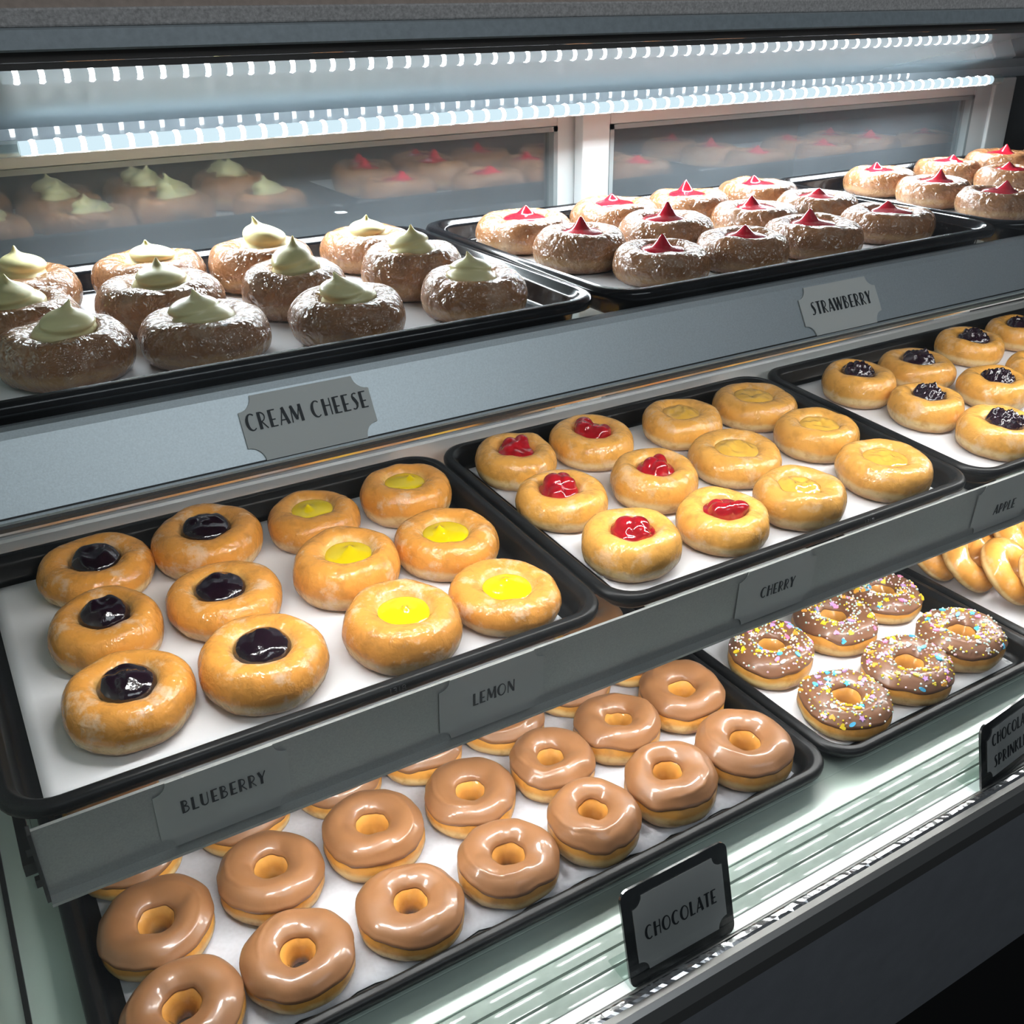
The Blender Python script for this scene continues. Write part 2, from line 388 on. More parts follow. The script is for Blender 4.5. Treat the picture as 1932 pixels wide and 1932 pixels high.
# ---------------------------------------------------------------- display case
case = empty('display_case', T3((0.8, 0.1, -1.0)), 'long glass-fronted bakery display case with charcoal front and metal top beam', 'display case')
def cs(o):
    o.parent = case; o.matrix_parent_inverse = case.matrix_world.inverted(); return o
cs(box('plinth', (XL, -0.10, -1.0), (XR, 0.42, -0.26), 'plinth'))
cs(box('front_panel', (XL - .03, -0.186, -0.450), (XR, -0.166, -0.236), 'panel', bev=.002))
bm = bmesh.new(); box_bm(bm, (XL - .03, -0.100, -0.2605), (XR, -0.066, -0.2275), .001); box_bm(bm, (XL - .006, -0.0665, -0.2605), (XR, 0.40, -0.2275), .001)
cs(from_bm('deck', bm, 'deck'))
for k in range(5):
    y0 = -0.0700 - 0.0146 * k
    pr = [(y0 - .0073 + .0070 * u, -0.2295 + .0005 * math.cos(u * 1.25) - (.0025 if abs(u) > .99 else 0)) for u in [1 - i / 8 for i in range(17)]] + [(y0 - .0144, -.2605), (y0 - .0002, -.2605)]
    cs(sweep('slat', pr, XL, XR, 'slat', smooth=False))
cs(sweep('white_strip', [(-.1432, -.2605), (-.1432, -.2285), (-.150, -.2262), (-.1595, -.2240), (-.1595, -.2605)], XL - .02, XR, 'strip'))
rail = cs(sweep('bottom_rail', [(-.160, -.2605), (-.160, -.2165), (-.1625, -.2140), (-.1765, -.2140), (-.181, -.2165), (-.1865, -.226), (-.1865, -.240), (-.166, -.2605)], XL - .03, XR, 'rail'))
# bright serrated insert along the rail top: a row of pressed facets
V, F = [], []
nn = 420; x0, x1 = XL - .03, XR
rng = random.Random(4)
for i in range(nn + 1):
    x = x0 + (x1 - x0) * i / nn
    dz = rng.uniform(0, .0007)
    V += [(x, -.1632, -.2142), (x, -.1655, -.2132 + dz), (x, -.1690, -.2132 + rng.uniform(0, .0007)), (x, -.1715, -.2142)]
for i in range(nn):
    for j in range(3): F.append((i * 4 + j, i * 4 + j + 1, i * 4 + j + 5, i * 4 + j + 4))
cs(obj('rail_insert', V, F, 'rod'))
# sloping front pane
def slant(name, lo_yz, hi_yz, t, xa, xb, material):
    d = Vector((hi_yz[0] - lo_yz[0], hi_yz[1] - lo_yz[1])).normalized(); n = Vector((d.y, -d.x)) * t
    pr = [lo_yz, hi_yz, (hi_yz[0] + n.x, hi_yz[1] + n.y), (lo_yz[0] + n.x, lo_yz[1] + n.y)]
    return sweep(name, pr, xa, xb, material)
cs(slant('front_glass', (-.1625, -.2142), (-.012, .412), .005, XL, XR, 'glass_front'))
cs(box('side_panel', (XL - .008, -0.150, -0.2270), (XL, 0.40, 0.40), 'glass_side'))
cs(box('side_joint', (XL, -0.150, -0.2274), (XL + .004, 0.40, -0.2235), 'dark_metal'))
cs(box('end_panel', (XR, -0.150, -0.2605), (XR + .012, 0.43, 0.43), 'dark_metal'))
cs(box('beam_gasket', (XL - .02, -.0040, .4085), (XR, .022, .4160), 'beam_black'))
cs(sweep('beam_lower_band', [(-.0068, .4160), (-.0085, .4170), (-.0070, .4250), (-.0040, .4258), (.03, .4258), (.03, .4160)], XL - .02, XR, 'beam_blue'))
cs(box('beam_middle_band', (XL - .02, -.002, .4258), (XR, .04, .4338), 'beam_grey', bev=.001))
cs(box('beam_upper_band', (XL - .02, .004, .4338), (XR, .06, .50), 'beam_brown'))
cs(slant('canopy', (.3975, .3484), (.024, .4568), .004, XL, XR, 'canopy'))
cs(sweep('header', [(.398, .336), (.398, .3605), (.412, .3605), (.412, .336)], XL, XR, 'header'))
cs(box('end_post', (1.379, .392, -.2275), (1.424, .432, .3358), 'white_metal', bev=.002))
cs(box('end_post_edge', (1.4245, .396, -.2275), (1.60, .430, .3358), 'dark_metal'))

# ---------------------------------------------------------------- sliding glass doors at the back
def door(x0, x1, y, label):
    r = empty('sliding_glass_door', T3(((x0 + x1) / 2, y, -.2275)), label, 'glass door', 'sliding doors of the case', 'thing')
    bm = bmesh.new(); t = .016; s = .036
    X = lambda v: v - (x0 + x1) / 2
    def b(a, c, z0, z1): box_bm(bm, (X(a), -t / 2, z0 + .2275), (X(c), t / 2, z1 + .2275), .0012)
    b(x0, x0 + s, -.2273, .336); b(x1 - s, x1, -.2273, .336); b(x0 + s, x1 - s, .3155, .336); b(x0 + s, x1 - s, -.2273, -.192)
    from_bm('door_frame', bm, 'white_metal', r)
    bm = bmesh.new()
    for a, c, z0, z1 in ((x0 + s, x0 + s + .005, -.192, .3155), (x1 - s - .005, x1 - s, -.192, .3155), (x0 + s, x1 - s, .3105, .3155)):
        box_bm(bm, (X(a), -t / 2 - .001, z0 + .2275), (X(c), t / 2, z1 + .2275))
    from_bm('glazing_bead', bm, 'bead_grey', r)
    bm = bmesh.new(); box_bm(bm, (X(x0 + s), .001, .0355), (X(x1 - s), .0045, .543))
    from_bm('glass_pane', bm, 'glass_back', r)
    return r
door(.690, 1.3785, .404, 'white-framed sliding glass door behind the strawberry donuts, nearer the end post')
door(-.022, .706, .424, 'white-framed sliding glass door behind the cream cheese donuts')

# ---------------------------------------------------------------- LED strip under the header
led = empty('led_strip_light', T3((.7, .335, .340)), 'long glowing white LED strip light above the upper trays', 'strip light')
def tube(name, p0x, p1x, y, z, r, material, parent, n=14, a0=0, a1=2 * PI):
    pr = [(y + r * math.cos(a0 + (a1 - a0) * i / n), z + r * math.sin(a0 + (a1 - a0) * i / n)) for i in range(n if a1 - a0 > 6.2 else n + 1)]
    return sweep(name, pr, p0x, p1x, material, parent, smooth=False)
tube('glow_tube', -.572, .584, 0, 0, .0052, 'led_top', led)
tube('end_cap', -.590, -.572, 0, 0, .0062, 'acrylic', led); tube('end_cap', .584, .602, 0, 0, .0062, 'acrylic', led)
box('mounting_channel', (-.60, .0052, -.0070), (.61, .0630, -.0030), 'white_metal', led, bev=.001)
sp = bmesh.new(); bmesh.ops.create_icosphere(sp, subdivisions=2, radius=.0060, matrix=Matrix.Diagonal((.80, 1, 1, 1)))
bme = bpy.data.meshes.new('led_bead'); sp.to_mesh(bme); sp.free(); bme.materials.append(MAT['led_bead'])
for i in range(64):
    o = bpy.data.objects.new('led_bead', bme); COL.objects.link(o); o.parent = led
    o.location = (-.562 + i * (1.136 / 63), 0, 0)

bl = bpy.data.lights.new('strip_beam', 'AREA'); bl.shape = 'RECTANGLE'; bl.size = 1.15; bl.size_y = .006; bl.energy = LED_BEAM; bl.color = (0.88, 0.95, 1.0)
bo = bpy.data.objects.new('strip_beam', bl); COL.objects.link(bo); bo.parent = led; bo.location = (.006, -.0032, -.0075)
bo.rotation_euler = (math.radians(-25), 0, 0)

# ---------------------------------------------------------------- glass shelves with metal lips
def shelf(M, label, gy0, gy1, x0):
    r = empty('glass_shelf', M, label, 'shelf', 'glass shelves of the case', 'thing')
    box('glass_plate', (x0, gy0, -.0315), (XR - .03, gy1, -.0255), 'glass_shelf', r, bev=.0008)
    return r
UP_M = T3((0, .029, .2454))
up = shelf(UP_M, 'upper glass shelf with a bright silver lip under the cream cheese and strawberry trays', -.004, .352, XL + .008)
lipU = [(.004, -.0128), (-.001, -.0122), (-.0048, -.0136), (-.0078, -.0172), (-.0105, -.0216), (-.0290, -.0522), (-.0300, -.0545), (-.0292, -.0562), (-.0270, -.0568), (-.018, -.0568),
        (-.018, -.0556), (-.0268, -.0556), (-.0286, -.0548), (-.0094, -.0224), (-.0067, -.0180), (-.0042, -.0150), (-.001, -.0136), (.004, -.0142)]
sweep('lip', lipU, XL + .008, XR - .03, 'lip_up', up, smooth=False)
sweep('lip_shadow_gap', [(-.0278, -.0520), (-.02935, -.0522), (-.0297, -.0530), (-.0284, -.0532)], XL + .008, XR - .03, 'dark_metal', up)
box('back_rail', (XL + .008, .3450, -.034), (XR - .03, .3490, -.016), 'rod', up, bev=.001)
mid = shelf(MT.copy(), 'middle glass shelf with a shade-toned silver lip under the blueberry and cherry trays', -.010, .343, .0157)
sweep('lip', [(-.0115, -.0005), (-.0140, -.0005), (-.0140, -.0565), (-.0215, -.0568), (-.0215, -.0592), (-.0115, -.0592)], .0157, XR - .03, 'lip_mid', mid)
bm = bmesh.new()
box_bm(bm, (.0135, -.0165, -.0592), (.0156, -.008, -.0005)); box_bm(bm, (.0105, -.0155, -.018), (.0137, -.011, -.012)); box_bm(bm, (.0105, -.0155, -.045), (.0137, -.011, -.039))
from_bm('lip_end_bracket', bm, 'dark_metal', mid)
sweep('back_rail', [(.3432, -.034), (.3432, .0005), (.3450, .0030), (.3490, .0030), (.3505, .0005), (.3505, -.034)], .0157, XR - .03, 'rail_white', mid)
box('shelf_arm', (.0060, -.006, -.042), (.0130, .343, -.0325), 'dark_metal', mid)

def shelf_lamp(M, label, steel):
    r = empty('shelf_lamp', M, label, 'lamp', 'lamps under the shelves', 'thing')
    box('housing', (.02, -.001, -.010), (XR - .05, .0145, .0245), 'white_metal', r, bev=.001)
    if steel: tube('steel_tube', .01, XR - .04, -.0215, -.0058, .0058, 'chrome', r); box('tube_bracket', (.02, -.0215, -.0010), (XR - .05, .0, .0010), 'white_metal', r)
    b = bmesh.new(); box_bm(b, (-.024, -.0005, -.0118), (.024, .0140, -.0098), .0006)
    me = bpy.data.meshes.new('led_module'); bmesh.ops.recalc_face_normals(b, faces=b.faces[:]); b.to_mesh(me); b.free(); me.materials.append(MAT['led_shelf'])
    for i in range(19):
        o = bpy.data.objects.new('led_module', me); COL.objects.link(o); o.parent = r
        o.location = (.128 + i * .076, 0, 0)
    return r
shelf_lamp(UP_M @ T3((0, .0065, -.0562)), 'row of LED modules under the upper shelf behind a steel tube', True)
shelf_lamp(MT @ T3((0, .0005, -.0562)), 'row of LED modules under the middle shelf behind its silver lip', False)

# ---------------------------------------------------------------- trays and their paper liners
def rr(w, d, r, n=8):
    P = []
    for cx, cy, a0 in ((w / 2 - r, d / 2 - r, 0), (-w / 2 + r, d / 2 - r, 90), (-w / 2 + r, -d / 2 + r, 180), (w / 2 - r, -d / 2 + r, 270)):
        for i in range(n + 1):
            a = math.radians(a0 + 90 * i / n); P.append((cx + r * math.cos(a), cy + r * math.sin(a)))
    return P
TRAY_PROFILE = [(.0, -.0078), (-.0004, -.0040), (.0012, -.0010), (.0042, 0), (.0062, -.0004), (.0072, 0), (.0092, -.0008), (.0104, -.0034), (.0122, -.0042), (.0134, -.0070),
                (.0158, -.0185), (.0180, -.0208), (.0225, -.0215)]
TRAY_UNDER = [(.0016, -.0080), (.0070, -.0062), (.0112, -.0070), (.0136, -.0205), (.0160, -.0236), (.0200, -.0245)]
def tray_mesh(w, d):
    V, F = [], []
    loops = TRAY_UNDER[::-1] + TRAY_PROFILE
    n = 36
    for ins, z in loops:
        V += [(x, y, z) for x, y in rr(w - 2 * ins, d - 2 * ins, max(.012, .034 - ins * .75))]
    for k in range(len(loops) - 1):
        for i in range(n):
            j = (i + 1) % n; F.append((k * n + i, k * n + j, (k + 1) * n + j, (k + 1) * n + i))
    F.append(tuple(range(n))[::-1]); e = (len(loops) - 1) * n; F.append(tuple(e + i for i in range(n)))
    return V, F
def tray(M, w, d, label, group, paper, plabel, seed, mark=None, scallop=False):
    V, F = tray_mesh(w, d)
    o = obj('serving_tray', V, F, 'tray' if M.translation.z > .2 else 'tray_dull', smooth=True); o.matrix_world = M
    o.data.polygons[-1].use_smooth = False; o.data.polygons[-2].use_smooth = False
    tag(o, label, 'tray', group)
    if mark is not None:
        v, f = lettering('1318', .0048, .013); e = obj('raised_number', v, f, 'emboss', o)
        e.location = (mark - w / 2, -d / 2 - .0004, -.0043)
    # paper: a wavy sheet a little smaller than the tray floor
    g = random.Random(seed); nx, ny = 40, 26
    pw, pd = w - .056, d - .052
    ox, oy = g.uniform(-.002, .002), g.uniform(-.002, .002)
    V, F = [], []
    for t in (0, 1):
        for j in range(ny + 1):
            for i in range(nx + 1):
                u, v = i / nx - .5, j / ny - .5
                x = ox + u * pw; y = oy + v * pd
                if scallop and v < -.49: y += .0022 * math.sin(i * 1.9 + seed) + .002 * MN.noise(Vector((i * .4, seed, 0)))
                edge = max(0, abs(u) - .47, abs(v) - .46)
                z = -.0214 + .0002 + edge * .012 + (.0003 if t else 0)
                V.append((x, y, z))
    q = (nx + 1) * (ny + 1)
    for j in range(ny):
        for i in range(nx):
            a = j * (nx + 1) + i
            F += [(a, a + nx + 1, a + nx + 2, a + 1), (q + a, q + a + 1, q + a + nx + 2, q + a + nx + 1)]
    for i in range(nx):
        F.append((i, i + 1, q + i + 1, q + i)); a = ny * (nx + 1) + i; F.append((a + 1, a, q + a, q + a + 1))
    for j in range(ny):
        a = j * (nx + 1); F.append((a + nx + 1, a, q + a, q + a + nx + 1)); a += nx; F.append((a, a + nx + 1, q + a + nx + 1, q + a))
    p = obj('paper_liner', V, F, paper, smooth=True); p.matrix_world = M
    tag(p, plabel, 'paper', 'paper tray liners')
    return o
W13, D13 = .455, .330
G_T = 'black trays of donuts'
def MM(x, y, z=0): return MT @ T3((x, y, z))
tray(MM(W13 / 2, D13 / 2), W13, D13, 'black tray holding the blueberry and lemon donuts', G_T, 'paper', 'white paper under the blueberry and lemon donuts', 1, mark=.262)
tray(MM(.459 + W13 / 2, D13 / 2), W13, D13, 'black tray holding the red cherry and amber apple donuts', G_T, 'paper', 'white paper under the cherry and apple donuts', 2, mark=.292)
tray(MM(.918 + .327, D13 / 2), .654, D13, 'black tray holding the donuts topped with dark berry jam', G_T, 'paper', 'white paper under the dark berry donuts', 3)
yT, zT = .029, .2454
tray(T3((.0068 + W13 / 2, yT + D13 / 2, zT)), W13, D13, 'black tray holding the cream cheese donuts', G_T, 'paper', 'white paper under the cream cheese donuts', 4)
tray(T3((.4658 + W13 / 2, yT + D13 / 2, zT)), W13, D13, 'black tray of twelve strawberry donuts above the STRAWBERRY card', G_T, 'paper', 'white paper under the twelve strawberry donuts', 5)
tray(T3((.9248 + .327, yT + D13 / 2, zT)), .654, D13, 'black tray of red-jelly donuts nearest the end post', G_T, 'paper', 'white paper under the red-jelly donuts nearest the end post', 6)
yB, zB = -.0765, -.2014
tray(T3((.013 + .327, yB + .225, zB)), .654, .45, 'large black tray holding the plain chocolate ring donuts', G_T, 'waxpaper', 'greyish waxed paper under the chocolate ring donuts', 7, scallop=True)
tray(T3((.671 + .1655, yB + .225, zB)), .331, .45, 'black tray holding the sprinkle-covered chocolate rings', G_T, 'paper', 'white paper under the sprinkle rings', 8)
tray(T3((1.006 + .1655, yB + .225, zB)), .331, .45, 'black tray holding the heap of glazed rings', G_T, 'paper', 'white paper under the glazed rings', 9)

# ---------------------------------------------------------------- donuts
def spline(P, n):
    out = []
    m_ = len(P) - 1
    for k in range(m_):
        p0 = Vector(P[max(k - 1, 0)]); p1 = Vector(P[k]); p2 = Vector(P[k + 1]); p3 = Vector(P[min(k + 2, m_)])
        for i in range(n):
            t = i / n
            out.append(.5 * ((2 * p1) + (p2 - p0) * t + (2 * p0 - 5 * p1 + 4 * p2 - p3) * t * t + (3 * p1 - p0 - 3 * p2 + p3) * t ** 3))
    out.append(Vector(P[-1])); return out
# (radius, height, paint) in units of R and h
FILLED = [(.0, .0, 0), (.55, .0, 0), (.79, .015, .02), (.915, .10, .10), (.975, .26, .26), (1.0, .45, .45), (.985, .63, .63), (.93, .81, .81), (.83, .95, .95), (.70, 1.0, 1.0),
          (.59, .985, 1.03), (.50, .93, 1.08), (.435, .83, 1.25), (.39, .70, 1.4), (.30, .60, 1.5), (.0, .58, 1.5)]
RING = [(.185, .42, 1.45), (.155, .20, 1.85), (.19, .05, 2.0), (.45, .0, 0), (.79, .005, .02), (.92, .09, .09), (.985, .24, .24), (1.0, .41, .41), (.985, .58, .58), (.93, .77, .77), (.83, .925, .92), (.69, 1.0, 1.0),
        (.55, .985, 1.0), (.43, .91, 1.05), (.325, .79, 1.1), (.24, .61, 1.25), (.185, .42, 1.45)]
SF, SR = spline(FILLED, 3), spline(RING, 3)
def offset(seed, R):
    """the well of a donut is rarely dead centre"""
    a = seed * 41.3; d = R * .075 * (.5 + .5 * math.sin(seed * 73.1)); return d * math.cos(a), d * math.sin(a)
def deform(p, R, h, seed, amp):
    """slow unevenness of fried dough"""
    a = math.atan2(p.y, p.x); r = math.hypot(p.x, p.y)
    q = Vector((math.cos(a) * 1.1 + seed * 7.3, math.sin(a) * 1.1, seed * 3.1))
    k = 1 + amp * .75 * MN.noise(q) + amp * .35 * MN.noise(q * 2.7) + amp * .32 * math.cos(2 * a + seed * 17)
    kz = 1 + amp * 1.3 * MN.noise(q * 1.2 + Vector((5, 9, 2)))
    lump = 1 + amp * .28 * MN.noise(Vector((p.x / R * 3.4, p.y / R * 3.4, p.z / h * 2 + seed * 11)))
    f = k * lump if r > .3 * R else (1 + (k * lump - 1) * (r / (.3 * R)))
    o_ = offset(seed, R); w_ = min(1, max(0, (.80 - r / R) / .35)); w_ = w_ * w_ * (3 - 2 * w_)
    return Vector((p.x * f + o_[0] * w_, p.y * f + o_[1] * w_, p.z * kz * (1 + amp * .25 * MN.noise(Vector((p.x / R * 2.6 + 3, p.y / R * 2.6, seed * 5))))))
def lathe(prof, R, h, seed, amp, nth=44, closed=False):
    V, F, A = [], [], []
    n = len(prof)
    for k, p in enumerate(prof):
        for i in range(nth):
            a = 2 * PI * i / nth
            q = deform(Vector((p[0] * R * math.cos(a), p[0] * R * math.sin(a), p[1] * h)), R, h, seed, amp)
            V.append(q); A.append(p[2])
    for v in V:
        if v.z < .0016: v.z = max(v.z, 0)
    for k in range(n - 1):
        for i in range(nth):
            j = (i + 1) % nth; F.append((k * nth + i, k * nth + j, (k + 1) * nth + j, (k + 1) * nth + i))
    return V, F, A
def weld(o):
    bm = bmesh.new(); bm.from_mesh(o.data); bmesh.ops.remove_doubles(bm, verts=bm.verts[:], dist=1e-6)
    bmesh.ops.recalc_face_normals(bm, faces=bm.faces[:]); bm.to_mesh(o.data); bm.free()
    o.data.polygons.foreach_set('use_smooth', [True] * len(o.data.polygons)); return o
def sheet(fn, R, nr, nth, zlow):
    """domed blob: polar grid z=fn(x,y) for r<=R, closed underneath"""
    V = [(0, 0, fn(0, 0))]; F = []
    for k in range(1, nr + 1):
        for i in range(nth):
            a = 2 * PI * i / nth; r = R * (k / nr) ** .85
            x, y = r * math.cos(a), r * math.sin(a); V.append((x, y, fn(x, y)))
    for i in range(nth):
        F.append((0, 1 + i, 1 + (i + 1) % nth))
    for k in range(nr - 1):
        for i in range(nth):
            a = 1 + k * nth; j = (i + 1) % nth; F.append((a + i, a + nth + i, a + nth + j, a + j))
    b = len(V)
    for i in range(nth):
        x, y, z = V[1 + (nr - 1) * nth + i]; V.append((x * .9, y * .9, zlow))
    for i in range(nth):
        j = (i + 1) % nth; a = 1 + (nr - 1) * nth; F.append((a + i, b + i, b + j, a + j))
    F.append(tuple(b + i for i in range(nth))[::-1])
    return V, F
def filling(kind, R, h, seed, parent):
    g = random.Random(int(seed * 1000) + 5)
    s7 = seed * 7.7
    if kind == 'cream':
        # piped kiss: rounded base, pulled to a bent tip, with a soft spiral groove
        prof = [(.0, .70), (.30, .70), (.41, .76), (.455, .90), (.45, 1.05), (.40, 1.20), (.33, 1.31), (.24, 1.39), (.15, 1.44), (.085, 1.49), (.045, 1.56), (.018, 1.64), (.0, 1.66)]
        S = spline([(a, b, 0) for a, b in prof], 3); nth = 32; V, F = [], []
        bend = g.uniform(0, 6.28); sw = g.uniform(0, 6.28); amt = g.uniform(.03, .10); hs = g.uniform(.72, 1.0)
        for p in S:
            t = max(0, (p[1] - .9) / .84)
            zz = (.70 + (p[1] - .70) * hs) * h
            for i in range(nth):
                a = 2 * PI * i / nth
                k = (1 + .10 * math.sin(a + sw + t * 6.0) * (1 if t < .85 else .3)) * (1 - .13 * math.exp(-((p[1] - 1.12 - .10 * math.sin(a + sw)) / .055) ** 2)) + .05 * MN.noise(Vector((math.cos(a) * 1.5 + s7, math.sin(a) * 1.5, p[1] * 3)))
                V.append((p[0] * R * k * math.cos(a) + amt * t ** 1.6 * R * 2.2 * math.cos(bend) + .05 * R * math.cos(sw), p[0] * R * k * math.sin(a) + amt * t ** 1.6 * R * 2.2 * math.sin(bend), zz + .03 * h * math.sin(a * 1.0 + sw) * (1 - t)))
        for k in range(len(S) - 1):
            for i in range(nth):
                j = (i + 1) % nth; F.append((k * nth + i, k * nth + j, (k + 1) * nth + j, (k + 1) * nth + i))
        return weld(obj('cream_swirl', V, F, 'cream', parent))
    rf = {'blueberry': .47, 'lemon': .46, 'cherry': .45, 'apple': .50, 'strawberry': .44, 'raspberry': .47}[kind] * R
    lumps = [(g.uniform(-.26, .26) * R, g.uniform(-.26, .26) * R, g.uniform(.15, .24) * R, g.uniform(.0, .14)) for _ in range(6)]
    tipx, tipy = g.uniform(-.12, .12) * R, g.uniform(-.12, .12) * R
    big = g.uniform(.8, 1.2)
    def fn(x, y):
        r = math.hypot(x, y) / rf; c = max(0, 1 - r * r)
        nz = MN.noise(Vector((x / R * 3.2 + s7, y / R * 3.2, seed))); n2 = MN.noise(Vector((x / R * 7 + s7, y / R * 7, seed + 4)))
        if kind == 'blueberry': z = .76 + .42 * (.7 + .3 * big) * c ** .5 + .12 * nz * c + .05 * n2 * c
        elif kind == 'raspberry':
            n3 = MN.noise(Vector((x / R * 13 + s7, y / R * 13, seed + 2)))
            z = .78 + .38 * big * c ** .5 + .20 * nz * c + .16 * n2 * min(1, c * 2) + .10 * n3 * min(1, c * 2)
        elif kind == 'cherry':
            z = .80 + .20 * c ** .5 + .04 * n2 * c
            for lx, ly, lr, lz in lumps:
                d2 = ((x - lx) ** 2 + (y - ly) ** 2) / lr ** 2
                if d2 < 1: z = max(z, .86 + lz + .95 * lr / h * math.sqrt(1 - d2))
        elif kind == 'apple': z = .79 + .20 * c ** .55 + .13 * nz * c + .06 * n2 * c
        elif kind == 'lemon':
            d = math.hypot(x - tipx, y - tipy) / R
            z = .80 + .11 * c ** .6 + .02 * nz + .13 * big * math.exp(-(d / .07) ** 1.2)
        else:
            d = math.hypot(x - tipx, y - tipy) / R
            z = .90 + .10 * c ** .6 + .02 * nz + .25 * (2.2 * big - 1.2) * max(0, 1 - d / .20) ** 1.15 + .05 * math.exp(-(d / .24) ** 2)
        return z * h
    fine = {'raspberry': (18, 52), 'cherry': (15, 44)}.get(kind, (14, 40))
    V, F = sheet(fn, rf, fine[0], fine[1], .60 * h)
    wob = lambda x, y: 1 + (.16 if kind in ('raspberry', 'cherry') else .05) * MN.noise(Vector((math.atan2(y, x) * .9 + s7, seed, 1)))
    if kind in ('raspberry', 'cherry'): V = [(x * wob(x, abs(y)), y * wob(x, abs(y)), z) for x, y, z in V]
    o = obj({'lemon': 'lemon_jelly', 'strawberry': 'strawberry_jelly', 'apple': 'apple_filling'}.get(kind, 'jam'), V, F, kind, parent)
    return weld(o)
def icing(R, h, seed, amp, material, parent):
    """skin over the upper half of a ring with an uneven lower edge"""
    nth = 64; V, F = [], []
    idx = [i for i in range(len(SR))]
    top = [p for p in SR]
    # parameter along the ring: outer edge (z~.5) up over the crown and a little way into the hole
    def at(t):
        i = min(int(t), len(top) - 2); f = t - i
        return top[i].lerp(top[i + 1], f)
    n = 30; ridge0 = (seed * 29.7) % (2 * PI)
    rows = []
    for i in range(nth):
        a = 2 * PI * i / nth
        q = Vector((math.cos(a) * 1.5 + seed * 5.1, math.sin(a) * 1.5, seed))
        t0 = 24.6 + 1.5 * MN.noise(q) + .7 * MN.noise(q * 2.6); t1 = 42.2 + .4 * MN.noise(q * 1.3 + Vector((3, 1, 7)))
        rows.append((a, t0, t1))
    for k in range(n + 1):
        u = k / n
        for a, t0, t1 in rows:
            t = t0 + (t1 - t0) * u; p = at(t); d = at(t + .35) - at(t - .35)
            nr = Vector((d.y * h, -d.x * R)); nr = nr.normalized() if nr.length else Vector((0, 1))   # outward in (r,z)
            th = .0013 * min(1, min(u, 1 - u) * 9) + .0003 + .0011 * math.exp(-((u - .06) / .05) ** 2)
            # the lick left where the ring was twisted out of the icing
            w_ = ((a - ridge0) % (2 * PI)) / (2 * PI)
            if w_ < .55: th += .0011 * math.sin(PI * w_ / .55) * math.exp(-((u - (.22 + .62 * w_)) / .035) ** 2)
            q = deform(Vector((p[0] * R * math.cos(a), p[0] * R * math.sin(a), p[1] * h)), R, h, seed, amp)
            V.append((q.x + nr.x * th * math.cos(a), q.y + nr.x * th * math.sin(a), q.z + nr.y * th))
    for k in range(n):
        for i in range(nth):
            j = (i + 1) % nth; F.append((k * nth + i, k * nth + j, (k + 1) * nth + j, (k + 1) * nth + i))
    o = obj('icing', V, F, material, parent, smooth=True)
    sol = o.modifiers.new('thickness', 'SOLIDIFY'); sol.thickness = .0009; sol.offset = -1
    return o
def place(name, tr_, q, label, cat, group, seed):
    x, y, R, h = q
    g = random.Random(int(seed * 997)); a = g.uniform(0, 2 * PI)
    if tr_ == 'M':
        loc = MT @ Vector((x, y, -FLOOR + .0008))
    else:
        loc = Vector((x, y, TRAY_Z[tr_] - FLOOR + .0008))
    M = T3(loc) @ (MT if tr_ == 'M' else Matrix.Identity(4)) @ Matrix.Rotation(a, 4, 'Z')
    return empty(name, M, label, cat, group, 'thing')
SEED = [0.0]
def nseed(): SEED[0] += 1; return (SEED[0] * .6180339) % 1 + SEED[0] * .013
def filled_donut(kind, tr_, q, label, group):
    s = nseed(); name = {'cream': 'cream_cheese_donut', 'raspberry': 'dark_berry_donut'}.get(kind, kind + '_donut')
    r = place(name, tr_, q, label, 'donut', group, s)
    V, F, A = lathe(SF, q[2], q[3], s, .065)
    o = obj('dough', V, F, {'cream': 'dough_backlit', 'strawberry': 'dough_backlit', 'cherry': 'dough_pale', 'apple': 'dough_pale', 'raspberry': 'dough_pale'}.get(kind, 'dough'), r, attr=A)
    weld(o); fo = filling(kind, q[2], q[3], s, r); fo.location = (*offset(s, q[2]), 0)
    return r
def ring_donut(tr_, q, label, group, choc=None, name='ring_donut'):
    s = nseed()
    r = place(name, tr_, q, label, 'donut', group, s)
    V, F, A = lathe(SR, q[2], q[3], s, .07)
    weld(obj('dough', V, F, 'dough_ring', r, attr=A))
    if choc: icing(q[2], q[3], s, .07, choc, r)
    return r, s
